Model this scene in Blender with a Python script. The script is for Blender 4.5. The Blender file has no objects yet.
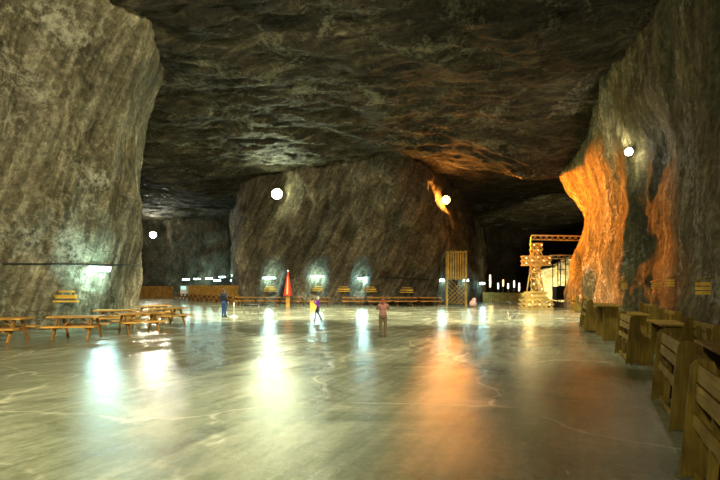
import bpy, bmesh, math, random
from mathutils import Vector, Matrix, noise
from mathutils.bvhtree import BVHTree
random.seed(7)
sc = bpy.context.scene
C = sc.collection
H, F, HY = 1.9, 480.0, 285.0          # eye height, focal length in pixels, horizon row
PI = math.pi
V = Vector

def at(px, py, Y):                     # the point at depth Y seen at this place of the photo
    return V(((px-360)/F*Y, Y, H+(HY-py)/F*Y))
def ground(px, py):
    Y = H*F/(py-HY)
    return V(((px-360)/F*Y, Y, 0))

# ------------------------------------------------------------------ node helpers
def new_mat(name):
    m = bpy.data.materials.new(name); m.use_nodes = True
    nt = m.node_tree
    return m, nt, nt.nodes['Principled BSDF']
def N(nt, t, **kw):
    n = nt.nodes.new(t)
    for k, v in kw.items():
        if k in n.inputs: n.inputs[k].default_value = v
        else: setattr(n, k, v)
    return n
def ramp(nt, src, stops):
    r = nt.nodes.new('ShaderNodeValToRGB'); e = r.color_ramp.elements
    while len(e) > 1: e.remove(e[-1])
    e[0].position = stops[0][0]; e[0].color = stops[0][1]
    for p, c in stops[1:]:
        x = e.new(p); x.color = c
    nt.links.new(src, r.inputs[0]); return r
def g(v): return (v, v, v, 1)
def math_n(nt, op, a, b):
    m = nt.nodes.new('ShaderNodeMath'); m.operation = op
    for i, x in enumerate((a, b)):
        if isinstance(x, (int, float)): m.inputs[i].default_value = x
        else: nt.links.new(x, m.inputs[i])
    return m.outputs[0]
def mixc(nt, fac, a, b, mode='MIX'):
    m = nt.nodes.new('ShaderNodeMix'); m.data_type = 'RGBA'; m.blend_type = mode
    for s, x in ((0, fac), (6, a), (7, b)):
        if isinstance(x, (int, float)): m.inputs[s].default_value = x
        elif isinstance(x, tuple): m.inputs[s].default_value = x
        else: nt.links.new(x, m.inputs[s])
    return m.outputs[2]

def rock(name, dark, mid, light, tilt=0.35, stretch=0.1, yaw=0.0, scale=1.0, bump=0.6, patch=None, rough=0.75, sc3=None, lit_gain_y=None, fs=4.0, crack=0.35, rs=1.3):
    m, nt, b = new_mat(name)
    tc = N(nt, 'ShaderNodeTexCoord')
    mr = N(nt, 'ShaderNodeMapping'); mr.inputs['Rotation'].default_value = (0, -tilt, yaw)
    mp = N(nt, 'ShaderNodeMapping'); mp.inputs['Scale'].default_value = sc3 or (scale, scale, stretch*scale)
    nt.links.new(tc.outputs['Object'], mr.inputs[0]); nt.links.new(mr.outputs[0], mp.inputs[0])
    st = N(nt, 'ShaderNodeTexNoise', Scale=2.2, Detail=9.0, Roughness=0.62, Distortion=0.4)
    nt.links.new(mp.outputs[0], st.inputs[0])
    st2 = N(nt, 'ShaderNodeTexNoise', Scale=0.8, Detail=5.0, Roughness=0.6, Distortion=0.8)
    nt.links.new(mp.outputs[0], st2.inputs[0])
    big = N(nt, 'ShaderNodeTexNoise', Scale=0.28, Detail=8.0, Roughness=0.65, Distortion=0.6)
    nt.links.new(tc.outputs['Object'], big.inputs[0])
    fine = N(nt, 'ShaderNodeTexNoise', Scale=fs, Detail=10.0, Roughness=0.76)
    nt.links.new(tc.outputs['Object'], fine.inputs[0])
    cr = N(nt, 'ShaderNodeTexVoronoi', Scale=0.55, feature='DISTANCE_TO_EDGE')
    dn = N(nt, 'ShaderNodeTexNoise', Scale=1.1, Detail=5.0)
    nt.links.new(tc.outputs['Object'], dn.inputs[0])
    mpv = mixc(nt, 0.55, tc.outputs['Object'], dn.outputs['Color'], 'ADD')
    nt.links.new(mpv, cr.inputs['Vector'])
    s = math_n(nt, 'ADD', math_n(nt, 'MULTIPLY', st.outputs[0], 0.5), math_n(nt, 'MULTIPLY', st2.outputs[0], 0.5))
    c1 = ramp(nt, s, [(0.36, dark), (0.5, mid), (0.63, light)])
    bigr = ramp(nt, big.outputs[0], [(0.35, g(0.5)), (0.52, g(1.0)), (0.68, g(1.35))])
    c2 = mixc(nt, 1.0, c1.outputs[0], bigr.outputs[0], 'MULTIPLY')
    fr = ramp(nt, fine.outputs[0], [(0.34, g(0.35)), (0.5, g(0.95)), (0.64, g(1.75))])
    c3 = mixc(nt, 0.85, c2, fr.outputs[0], 'MULTIPLY')
    rd = N(nt, 'ShaderNodeTexNoise', noise_type='RIDGED_MULTIFRACTAL', Scale=rs, Detail=9.0, Roughness=0.62, Lacunarity=2.2)
    rd.normalize = False
    md = mixc(nt, 0.5, mp.outputs[0] if not sc3 else mp.outputs[0], tc.outputs['Object'])
    nt.links.new(md, rd.inputs[0])
    rdr = ramp(nt, rd.outputs[0], [(0.25, g(0.7)), (0.6, g(1.25)), (0.95, (2.6,2.6,2.6,1))])
    c3 = mixc(nt, 0.9, c3, rdr.outputs[0], 'MULTIPLY')
    if patch:                           # pale salt crust in blotches
        pn = N(nt, 'ShaderNodeTexNoise', Scale=0.22, Detail=7.0, Roughness=0.7, Distortion=1.0)
        nt.links.new(tc.outputs['Object'], pn.inputs[0])
        pr = ramp(nt, math_n(nt, 'MULTIPLY', pn.outputs[0], math_n(nt, 'ADD', fine.outputs[0], 0.5)), [(0.56, g(0)), (0.68, g(0.75))])
        c3 = mixc(nt, pr.outputs[0], c3, patch)
    crr = ramp(nt, cr.outputs['Distance'], [(0.0, g(0.35)), (0.022, g(1.0))])
    c4 = mixc(nt, crack, c3, crr.outputs[0], 'MULTIPLY')
    if lit_gain_y:  # brightens the colour along y, flood light put into the albedo
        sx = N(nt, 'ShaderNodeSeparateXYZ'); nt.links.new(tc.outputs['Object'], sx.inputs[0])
        yr = ramp(nt, math_n(nt, 'MULTIPLY', math_n(nt, 'SUBTRACT', sx.outputs[1], lit_gain_y[0]), 1/(lit_gain_y[1]-lit_gain_y[0])), [(0.0, g(1)), (1.0, (2.6,2.6,2.6,1))])
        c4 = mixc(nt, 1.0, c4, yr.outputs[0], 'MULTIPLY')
    nt.links.new(c4, b.inputs['Base Color'])
    hgt = math_n(nt, 'ADD', math_n(nt, 'MULTIPLY', s, 1.2), math_n(nt, 'MULTIPLY', fine.outputs[0], 0.8))
    hgt = math_n(nt, 'ADD', hgt, math_n(nt, 'MULTIPLY', rd.outputs[0], 0.35))
    hgt = math_n(nt, 'ADD', hgt, math_n(nt, 'MULTIPLY', crr.outputs[0], 0.15))
    bp = N(nt, 'ShaderNodeBump', Strength=bump, Distance=0.6)
    nt.links.new(hgt, bp.inputs['Height']); nt.links.new(bp.outputs[0], b.inputs['Normal'])
    b.inputs['Roughness'].default_value = rough
    b.inputs['Specular IOR Level'].default_value = 0.25
    return m

def simple(name, col, rough=0.6, metal=0.0, var=0.15, scale=30.0):
    m, nt, b = new_mat(name)
    n = N(nt, 'ShaderNodeTexNoise', Scale=scale, Detail=4.0)
    tc = N(nt, 'ShaderNodeTexCoord'); nt.links.new(tc.outputs['Object'], n.inputs[0])
    r = ramp(nt, n.outputs[0], [(0.3, tuple(c*(1-var) for c in col)+(1,)), (0.7, tuple(min(1, c*(1+var)) for c in col)+(1,))])
    nt.links.new(r.outputs[0], b.inputs['Base Color'])
    b.inputs['Roughness'].default_value = rough; b.inputs['Metallic'].default_value = metal
    return m
def wood(name, d, l, axis=0, rough=0.5):
    m, nt, b = new_mat(name)
    tc = N(nt, 'ShaderNodeTexCoord'); mp = N(nt, 'ShaderNodeMapping')
    s = [14.0, 14.0, 14.0]; s[axis] = 1.2; mp.inputs['Scale'].default_value = s
    nt.links.new(tc.outputs['Object'], mp.inputs[0])
    n = N(nt, 'ShaderNodeTexNoise', Scale=1.6, Detail=7.0, Roughness=0.65, Distortion=0.7)
    nt.links.new(mp.outputs[0], n.inputs[0])
    n2 = N(nt, 'ShaderNodeTexNoise', Scale=2.0, Detail=3.0); nt.links.new(tc.outputs['Object'], n2.inputs[0])
    r = ramp(nt, n.outputs[0], [(0.3, d+(1,)), (0.68, l+(1,))])
    r2 = ramp(nt, n2.outputs[0], [(0.35, g(0.65)), (0.65, g(1.15))])
    nt.links.new(mixc(nt, 1.0, r.outputs[0], r2.outputs[0], 'MULTIPLY'), b.inputs['Base Color'])
    b.inputs['Roughness'].default_value = rough+0.15; b.inputs['Specular IOR Level'].default_value = 0.15
    bp = N(nt, 'ShaderNodeBump', Strength=0.3, Distance=0.01)
    nt.links.new(n.outputs[0], bp.inputs['Height']); nt.links.new(bp.outputs[0], b.inputs['Normal'])
    return m
def glow(name, col, s):
    m, nt, b = new_mat(name)
    b.inputs['Base Color'].default_value = (0.8, 0.8, 0.8, 1)
    b.inputs['Emission Color'].default_value = col+(1,)
    b.inputs['Emission Strength'].default_value = s
    return m

# ------------------------------------------------------------------ mesh helpers
class MB:
    def __init__(s): s.v = []; s.f = []
    def add(s, vs, fs):
        o = len(s.v); s.v += [tuple(v) for v in vs]; s.f += [tuple(o+i for i in f) for f in fs]; return s
    def box(s, c, d, M=None):           # centre, full dimensions
        x, y, z = [k/2 for k in d]
        vs = [V((a*x, b*y, e*z)) for a in (-1, 1) for b in (-1, 1) for e in (-1, 1)]
        vs = [(M @ v if M else v)+V(c) for v in vs]
        return s.add(vs, [(0,1,3,2),(4,6,7,5),(0,4,5,1),(2,3,7,6),(0,2,6,4),(1,5,7,3)])
    def bar(s, a, b, w, t, up=(0,0,1)): # a rectangular bar from a to b
        a, b = V(a), V(b); d = (b-a); L = d.length; d.normalize()
        sd = d.cross(V(up))
        if sd.length < 1e-4: sd = d.cross(V((1,0,0)))
        sd.normalize(); u = sd.cross(d)
        M = Matrix((d, sd, u)).transposed()
        return s.box((a+b)/2, (L, w, t), M)
    def tube(s, pts, rs, n=10, cap=True):
        pts = [V(p) for p in pts]
        if isinstance(rs, (int, float)): rs = [rs]*len(pts)
        rings = []; ref = None
        for i, p in enumerate(pts):
            d = (pts[min(i+1, len(pts)-1)]-pts[max(i-1, 0)]).normalized()
            if ref is None: ref = d.orthogonal().normalized()
            ref = (ref-d*ref.dot(d)).normalized(); q = d.cross(ref)
            rings.append([p+(ref*math.cos(2*PI*k/n)+q*math.sin(2*PI*k/n))*rs[i] for k in range(n)])
        vs = [v for r in rings for v in r]
        fs = [(i*n+k, i*n+(k+1)%n, (i+1)*n+(k+1)%n, (i+1)*n+k) for i in range(len(pts)-1) for k in range(n)]
        if cap: fs += [tuple(range(n-1, -1, -1)), tuple(range((len(pts)-1)*n, len(pts)*n))]
        return s.add(vs, fs)
    def ball(s, c, r, nu=12, nv=8, M=None):
        if isinstance(r, (int, float)): r = (r, r, r)
        vs = []; c = V(c)
        for j in range(nv+1):
            t = PI*j/nv
            for i in range(nu):
                p = V((math.sin(t)*math.cos(2*PI*i/nu)*r[0], math.sin(t)*math.sin(2*PI*i/nu)*r[1], math.cos(t)*r[2]))
                vs.append((M @ p if M else p)+c)
        fs = [(j*nu+i, (j+1)*nu+i, (j+1)*nu+(i+1)%nu, j*nu+(i+1)%nu) for j in range(nv) for i in range(nu)]
        return s.add(vs, fs)
    def capsule(s, a, b, ra, rb, n=10):
        a, b = V(a), V(b)
        s.ball(a, ra, n, 6); s.ball(b, rb, n, 6); return s.tube([a, b], [ra, rb], n)
    def lathe(s, prof, c=(0,0,0), n=20):
        vs = [V((r*math.cos(2*PI*k/n), r*math.sin(2*PI*k/n), z))+V(c) for r, z in prof for k in range(n)]
        m = len(prof)
        fs = [(i*n+k, i*n+(k+1)%n, (i+1)*n+(k+1)%n, (i+1)*n+k) for i in range(m-1) for k in range(n)]
        fs += [tuple(range(n-1, -1, -1)), tuple(range((m-1)*n, m*n))]
        return s.add(vs, fs)
    def prism(s, prof, x0, x1):         # profile in (y, z), swept along x
        n = len(prof)
        vs = [(x0, y, z) for y, z in prof]+[(x1, y, z) for y, z in prof]
        return s.add(vs, [tuple(range(n)), tuple(range(2*n-1, n-1, -1))]+[(i, i+n, (i+1)%n+n, (i+1)%n) for i in range(n)])
    def build(s, name, mat, parent=None, smooth=False, bevel=0):
        me = bpy.data.meshes.new(name); me.from_pydata(s.v, [], s.f); me.validate()
        bm = bmesh.new(); bm.from_mesh(me); bmesh.ops.remove_doubles(bm, verts=bm.verts, dist=1e-5)
        bmesh.ops.recalc_face_normals(bm, faces=bm.faces); bm.to_mesh(me); bm.free()
        if smooth:
            for p in me.polygons: p.use_smooth = True
        me.materials.append(mat)
        o = bpy.data.objects.new(name, me); C.objects.link(o)
        if parent: o.parent = parent
        if bevel:
            b = o.modifiers.new('bevel', 'BEVEL'); b.width = bevel; b.segments = 2; b.limit_method = 'ANGLE'
        return o

def tag(o, label=None, cat=None, group=None, kind=None):
    if label: o['label'] = label
    if cat: o['category'] = cat
    if group: o['group'] = group
    if kind: o['kind'] = kind
    return o
def empty(name, loc=(0,0,0), rz=0.0):
    o = bpy.data.objects.new(name, None); C.objects.link(o); o.location = loc; o.rotation_euler = (0,0,rz)
    o.empty_display_size = 0.2; return o
def dup(o, parent=None):
    c = o.copy(); C.objects.link(c)
    if parent: c.parent = parent
    for ch in [k for k in bpy.data.objects if k.parent == o]: dup(ch, c)
    return c

# ------------------------------------------------------------------ materials
M = {}
M['rock_left'] = rock('pale olive salt rock', (0.11,0.095,0.055,1), (0.30,0.265,0.16,1), (0.66,0.60,0.42,1), tilt=0.40, bump=0.9, scale=1.3, stretch=0.06, patch=(0.62,0.60,0.45,1))
M['rock_center'] = rock('brown grey salt rock', (0.085,0.07,0.045,1), (0.22,0.18,0.12,1), (0.46,0.38,0.26,1), tilt=0.5, bump=0.9, scale=1.1, stretch=0.08)
M['rock_right'] = rock('mossy grey salt rock', lit_gain_y=(23.5, 28.0), dark=(0.06,0.05,0.022,1), mid=(0.15,0.13,0.06,1), light=(0.27,0.24,0.13,1), tilt=-0.1, stretch=0.25, bump=0.9, patch=(0.42,0.42,0.33,1))  # far face lightened in colour where the orange flood falls
M['rock_back'] = rock('dark far rock', (0.05,0.045,0.03,1), (0.12,0.10,0.07,1), (0.2,0.17,0.12,1), tilt=0.1, stretch=0.4, bump=0.6)
M['rock_far'] = rock('shade darkened far rock', (0.012,0.01,0.007,1), (0.03,0.022,0.014,1), (0.06,0.045,0.03,1), tilt=0.1, stretch=0.4, bump=0.5)  # near-black copy of far rock, darkness of the unlit passage put into the colour
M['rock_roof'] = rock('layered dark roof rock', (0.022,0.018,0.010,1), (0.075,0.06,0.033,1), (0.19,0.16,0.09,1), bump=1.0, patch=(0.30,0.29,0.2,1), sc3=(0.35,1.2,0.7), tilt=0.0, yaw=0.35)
W = lambda n, d, l, a=0: wood(n, d, l, a)
M['pine'] = W('varnished orange pine', (0.36,0.17,0.035), (0.66,0.36,0.08))
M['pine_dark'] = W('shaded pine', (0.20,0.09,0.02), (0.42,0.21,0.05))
M['brown'] = W('dark brown timber', (0.09,0.035,0.012), (0.22,0.09,0.03))
M['pew'] = W('olive brown bench timber', (0.22,0.13,0.02), (0.46,0.30,0.05))
M['pew_v'] = W('upright bench timber', (0.16,0.105,0.018), (0.34,0.23,0.045), 2)
M['yellow'] = W('yellow varnished slats', (0.50,0.28,0.04), (0.85,0.55,0.10))
M['lattice'] = W('weathered lattice timber', (0.36,0.24,0.06), (0.75,0.56,0.18), 2)
M['metal'] = simple('grey painted metal', (0.25,0.25,0.25), 0.4, 0.8)
M['black'] = simple('black metal', (0.02,0.02,0.02), 0.5, 0.3)
M['white'] = simple('white plastic', (0.8,0.8,0.75), 0.4)
M['rubber'] = simple('black cable rubber', (0.015,0.015,0.012), 0.6)
M['skin'] = simple('skin', (0.55,0.33,0.23), 0.5)

# ------------------------------------------------------------------ cave shell
def lerp(a, b, t): return a+(b-a)*t
def crom(P, t):
    n = len(P)-1; t = max(0, min(n-1e-6, t)); i = int(t); u = t-i
    p0, p1, p2, p3 = P[max(i-1,0)], P[i], P[i+1], P[min(i+2,n)]
    return tuple(0.5*((2*b)+(-a+c)*u+(2*a-5*b+4*c-d)*u*u+(-a+3*b-3*c+d)*u**3) for a, b, c, d in zip(p0, p1, p2, p3))
def sstep(a, b, x):
    t = max(0, min(1, (x-a)/(b-a))); return t*t*(3-2*t)
def fbm(p, o=5): return noise.fractal(p, 0.9, 2.1, o)

def wall(name, levels, mat, side=1, du=0.2, dz=0.2, amp=0.35, tilt=0.35, carve=None, ztop=15.5, group=None):
    """levels: [(z, [(x, y), ...]), ...] outline of the rock at each height, lofted and roughened"""
    zs = [l[0] for l in levels]
    nseg = len(levels[0][1])-1
    base = levels[0][1]
    # parameter steps by arc length of the lowest outline
    ts = []
    for i in range(nseg):
        L = (V(base[i+1])-V(base[i])).length; k = max(2, int(L/du))
        ts += [i+j/k for j in range(k)]
    ts.append(nseg)
    nz = int((ztop+0.4)/dz)
    vs = []
    def pos(t, z):
        zz = max(zs[0], min(zs[-1]-1e-6, z))
        i = max(k for k in range(len(zs)-1) if zs[k] <= zz)
        u = (zz-zs[i])/(zs[i+1]-zs[i]); u = u*u*(3-2*u)*0.5+u*0.5
        a, b = crom(levels[i][1], t), crom(levels[i+1][1], t)
        return V((lerp(a[0], b[0], u), lerp(a[1], b[1], u), z))
    ct, stn = math.cos(tilt), math.sin(tilt)
    for t in ts:
        for j in range(nz+1):
            z = -0.4+j*dz
            p = pos(t, z)
            d = pos(min(nseg, t+0.03), z)-pos(max(0, t-0.03), z)
            nrm = V((d.y, -d.x, 0)).normalized()*side
            al = p.x*stn+p.z*ct; ac = p.x*ct-p.z*stn
            q = V((ac*1.1, p.y*1.1, al*0.16))
            h = fbm(q*0.55)*0.55+fbm(V((p.x, p.y, p.z))*0.28+V((9,3,1)), 6)*0.8
            r = noise.ridged_multi_fractal(V((p.x,p.y,p.z*0.7))*0.35, 0.9, 2.1, 4, 1.0, 2.0)
            h += (r-1.0)*0.28
            off = h*amp*(0.35+0.65*sstep(-0.2, 1.2, z))
            if carve: off -= carve(p)
            vs.append(p+nrm*off)
    n1 = nz+1
    fs = [(i*n1+j, (i+1)*n1+j, (i+1)*n1+j+1, i*n1+j+1) for i in range(len(ts)-1) for j in range(nz)]
    me = bpy.data.meshes.new(name); me.from_pydata([tuple(v) for v in vs], [], fs)
    for p in me.polygons: p.use_smooth = True
    me.materials.append(mat)
    o = bpy.data.objects.new(name, me); C.objects.link(o); o['kind'] = 'structure'
    return o, BVHTree.FromPolygons(vs, fs)

# the great pillar on the left
L0 = [(-30,-14),(-26,-4),(-21,6),(-17,13.5),(-14.4,19),(-13.0,20.9),(-12.3,23.2),(-12.25,26.2),(-14.2,30),(-19,40),(-28,56),(-38,74)]
L1 = [(-30,-14),(-26,-4),(-20.5,6),(-16.4,13),(-14.0,18.3),(-12.5,20.3),(-11.6,22.5),(-11.7,25.2),(-14.0,30),(-19,40),(-28,56),(-38,74)]
L2 = [(-30,-14),(-25,-4),(-19,5),(-15,12),(-12.2,17.2),(-10.1,19.0),(-9.2,21.3),(-10.7,25.4),(-13.8,31),(-19,41),(-28,56),(-38,74)]
wl, bl = wall('wall_left', [(0, L0), (6, L1), (11, [(lerp(a[0],b[0],.45), lerp(a[1],b[1],.45)) for a, b in zip(L1, L2)]), (14, L2)], M['rock_left'], side=1, du=0.16, dz=0.16, amp=0.38, tilt=0.33)

# the central pillar with lamp alcoves along its foot
niches = [(-8.95, 0.75, 4.3), (-4.35, 0.85, 4.3), (-0.1, 0.7, 4.6), (8.2, 0.5, 4.8), (10.6, 0.45, 4.0)]
def carve_c(p):
    s = 0
    for xc, w, zt in niches:
        if p.y < 58: s += 1.9*math.exp(-((p.x-xc-0.15*(p.z-2.5))/w)**2)*(1-sstep(zt-1.6, zt+0.8, p.z))*sstep(0.2, 1.4, p.z)
    return s
C0 = [(-22,84),(-17,66),(-13.6,56),(-12.4,50.6),(-9,48.2),(-4.2,47),(0,46.4),(4,46),(8.3,46),(10.8,48),(12.8,52),(15,60),(19,74),(25,96)]
C2 = [(-23,84),(-18,68),(-15,59),(-13.4,53.2),(-10,50),(-6,47.6),(-2.4,46),(1,44.2),(3.2,43.2),(6.0,46.5),(9.6,54),(13,62),(18,76),(25,96)]
C1 = [(lerp(a[0],b[0],.35), lerp(a[1],b[1],.3)) for a, b in zip(C0, C2)]
wc, bc = wall('wall_center', [(0, C0), (6, C1), (14, C2)], M['rock_center'], side=1, du=0.22, dz=0.2, amp=0.55, tilt=0.42, carve=carve_c)

# the right hand wall: grey near, then a ridge, then the face the sodium lamp floods
R0 = [(4.5,-14),(5.2,-6),(6.0,2),(7.0,6),(8.6,10),(10.6,14.5),(12.6,19.5),(14.0,24),(14.3,26.6),(15.0,30),(16.0,34.5),(16.5,38.5),(19.5,42),(27,50),(38,64),(46,96)]
RA = [(4.5,-14),(5.4,-6),(6.4,2),(7.5,6),(9.2,10),(11.2,14.5),(12.9,19.5),(14.2,23.6),(14.3,26.6),(15.2,30),(16.7,34.5),(18.1,38.8),(21.5,42),(29,50),(39,64),(46,96)]
RB = [(4.5,-14),(5.6,-6),(6.8,2),(8.0,6),(9.6,10),(11.3,14.5),(12.5,19.5),(13.2,23.4),(13.6,26.4),(14.7,30),(15.9,34.5),(16.3,39),(19.5,43.5),(28,52),(38,66),(46,96)]
def carve_r(p):
    return 0.35*math.exp(-((p.y-22.2)/1.5)**2)*(1-sstep(8,12,p.z)) - 0.25*math.exp(-((p.y-25.2)/0.8)**2)*(1-sstep(8.2,10,p.z))
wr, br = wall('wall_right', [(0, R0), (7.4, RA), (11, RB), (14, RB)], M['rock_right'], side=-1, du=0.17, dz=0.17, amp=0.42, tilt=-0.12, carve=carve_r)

B0 = [(-64,20),(-60,60),(-52,78),(-36,80),(-24,81),(-16,87)]
wb, bb = wall('wall_back', [(0, B0), (14, [(x, y-3) for x, y in B0])], M['rock_back'], side=1, du=0.5, dz=0.5, amp=1.2, tilt=0.1)
D0 = [(14,104),(22,98),(32,94),(42,92),(60,92)]
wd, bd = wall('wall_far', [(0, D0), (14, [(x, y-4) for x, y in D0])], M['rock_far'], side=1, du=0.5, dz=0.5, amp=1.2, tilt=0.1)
E0 = [(-30,-14),(-14,-18),(0,-19),(4.5,-14)]
we, be = wall('wall_front', [(0, E0), (14, E0)], M['rock_back'], side=-1, du=0.8, dz=0.8, amp=0.8, tilt=0.1)

def ceil_z(x, y):
    z = 13.6
    z -= 2.6*math.exp(-((x-16)/6)**2-((y-40)/7)**2)
    z -= 1.2*math.exp(-((x+18)/7)**2-((y-50)/12)**2)
    z -= 0.9*sstep(50, 80, y)
    p = V((x, y, 0))
    z += fbm(V((x*0.09, y*0.14, 3)), 5)*0.5
    r = noise.ridged_multi_fractal(V((x*0.16+y*0.05, y*0.34-x*0.08, 1.7)), 0.8, 2.2, 5, 1.0, 2.0)
    z -= (r-1.0)*0.22
    q = noise.fractal(V((x*0.35+5-y*0.1, y*1.0, 7)), 0.6, 2.2, 5)
    z += q*0.26
    return z
def grid(name, x0, x1, y0, y1, d, fz, mat, flip=False):
    nx, ny = int((x1-x0)/d), int((y1-y0)/d)
    vs = [(x0+i*d, y0+j*d, fz(x0+i*d, y0+j*d)) for i in range(nx+1) for j in range(ny+1)]
    n = ny+1
    fs = [(i*n+j, (i+1)*n+j, (i+1)*n+j+1, i*n+j+1) for i in range(nx) for j in range(ny)]
    if flip: fs = [f[::-1] for f in fs]
    me = bpy.data.meshes.new(name); me.from_pydata(vs, [], fs)
    for p in me.polygons: p.use_smooth = True
    me.materials.append(mat); o = bpy.data.objects.new(name, me); C.objects.link(o); o['kind'] = 'structure'
    return o, BVHTree.FromPolygons(vs, fs)
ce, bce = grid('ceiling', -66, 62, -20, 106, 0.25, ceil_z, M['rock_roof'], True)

# floor: trodden damp salt, shiny, with pale seams and wheel marks
m, nt, b = new_mat('damp trodden salt floor'); M['floor'] = m
tc = N(nt, 'ShaderNodeTexCoord')
mr = N(nt, 'ShaderNodeMapping'); mr.inputs['Rotation'].default_value = (0,0,0.45)
mp = N(nt, 'ShaderNodeMapping'); mp.inputs['Scale'].default_value = (1.0, 0.09, 1.0)
nt.links.new(tc.outputs['Object'], mr.inputs[0]); nt.links.new(mr.outputs[0], mp.inputs[0])
trk = N(nt, 'ShaderNodeTexNoise', Scale=3.5, Detail=8.0, Roughness=0.65, Distortion=0.3); nt.links.new(mp.outputs[0], trk.inputs[0])
mot = N(nt, 'ShaderNodeTexNoise', Scale=0.35, Detail=9.0, Roughness=0.68, Distortion=0.8); nt.links.new(tc.outputs['Object'], mot.inputs[0])
fin = N(nt, 'ShaderNodeTexNoise', Scale=7.0, Detail=10.0, Roughness=0.75); nt.links.new(tc.outputs['Object'], fin.inputs[0])
dn = N(nt, 'ShaderNodeTexNoise', Scale=0.35, Detail=4.0); nt.links.new(tc.outputs['Object'], dn.inputs[0])
wr = N(nt, 'ShaderNodeTexNoise', noise_type='RIDGED_MULTIFRACTAL', Scale=1.1, Detail=8.0, Roughness=0.6, Lacunarity=2.2); wr.normalize = False
mw = N(nt, 'ShaderNodeMapping'); mw.inputs['Scale'].default_value = (1.0, 0.45, 1.0); nt.links.new(mr.outputs[0], mw.inputs[0]); nt.links.new(mw.outputs[0], wr.inputs[0])
wrr = ramp(nt, wr.outputs[0], [(0.3, g(0.78)), (0.6, g(1.0)), (0.95, g(1.35))])
vv = mixc(nt, 1.0, tc.outputs['Object'], mixc(nt, 1.0, dn.outputs['Color'], (3.0,3.0,3.0,1), 'MULTIPLY'), 'ADD')
vo = N(nt, 'ShaderNodeTexVoronoi', Scale=0.2, feature='DISTANCE_TO_EDGE'); nt.links.new(vv, vo.inputs['Vector'])
seam = ramp(nt, vo.outputs['Distance'], [(0.0, g(1)), (0.006, g(0.6)), (0.014, g(0))])
gate = ramp(nt, mot.outputs[0], [(0.42, g(0)), (0.55, g(1))])
seamg = math_n(nt, 'MULTIPLY', seam.outputs[0], gate.outputs[0])
c0 = ramp(nt, math_n(nt, 'ADD', math_n(nt, 'MULTIPLY', mot.outputs[0], 0.72), math_n(nt, 'MULTIPLY', trk.outputs[0], 0.28)),
          [(0.38, (0.16,0.185,0.12,1)), (0.5, (0.33,0.365,0.25,1)), (0.62, (0.53,0.56,0.40,1))])
fr = ramp(nt, fin.outputs[0], [(0.3, g(0.7)), (0.7, g(1.3))])
c1 = mixc(nt, 0.8, c0.outputs[0], fr.outputs[0], 'MULTIPLY')
c1 = mixc(nt, 0.8, c1, wrr.outputs[0], 'MULTIPLY')
c2 = mixc(nt, seamg, c1, (0.62,0.62,0.46,1))
nt.links.new(c2, b.inputs['Base Color'])
rr = ramp(nt, math_n(nt, 'ADD', math_n(nt, 'MULTIPLY', mot.outputs[0], 0.5), math_n(nt, 'MULTIPLY', trk.outputs[0], 0.5)), [(0.38, g(0.09)), (0.62, g(0.24))])
nt.links.new(rr.outputs[0], b.inputs['Roughness'])
b.inputs['Specular IOR Level'].default_value = 0.25
hh = math_n(nt, 'ADD', math_n(nt, 'MULTIPLY', trk.outputs[0], 0.55), math_n(nt, 'MULTIPLY', fin.outputs[0], 0.4))
hh = math_n(nt, 'ADD', hh, math_n(nt, 'MULTIPLY', mot.outputs[0], 0.5))
hh = math_n(nt, 'ADD', hh, math_n(nt, 'MULTIPLY', seamg, 0.3))
hh = math_n(nt, 'ADD', hh, math_n(nt, 'MULTIPLY', wr.outputs[0], 0.9))
bp = N(nt, 'ShaderNodeBump', Strength=0.42, Distance=0.05); nt.links.new(hh, bp.inputs['Height']); nt.links.new(bp.outputs[0], b.inputs['Normal'])
fl, bf = grid('floor', -66, 62, -20, 106, 1.0, lambda x, y: 0.0, M['floor'])

BV = {'l': bl, 'c': bc, 'r': br, 'b': bb, 'd': bd}
EYE = V((0,0,H))
def hit(px, py, which, back=0.05):
    d = V(((px-360)/F, 1, (HY-py)/F)).normalized()
    best = None
    for k in which:
        loc, n, i, dist = BV[k].ray_cast(EYE, d)
        if loc and (best is None or dist < best[1]): best = (loc, dist, n)
    if best is None: return at(px, py, 45), V((0,-1,0))
    n = best[2]
    if n.dot(d) > 0: n = -n
    return best[0]+n*back, n

# ------------------------------------------------------------------ lamps
def lamp_light(name, loc, col, power, radius=0.3, spot=None, target=None, blend=0.6):
    ld = bpy.data.lights.new(name, 'SPOT' if spot else 'POINT')
    ld.energy = power; ld.color = col; ld.shadow_soft_size = radius
    o = bpy.data.objects.new(name, ld); C.objects.link(o); o.location = loc
    if spot:
        ld.spot_size = math.radians(spot); ld.spot_blend = blend
        o.rotation_euler = (V(target)-V(loc)).to_track_quat('-Z', 'Y').to_euler()
    return o

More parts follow.
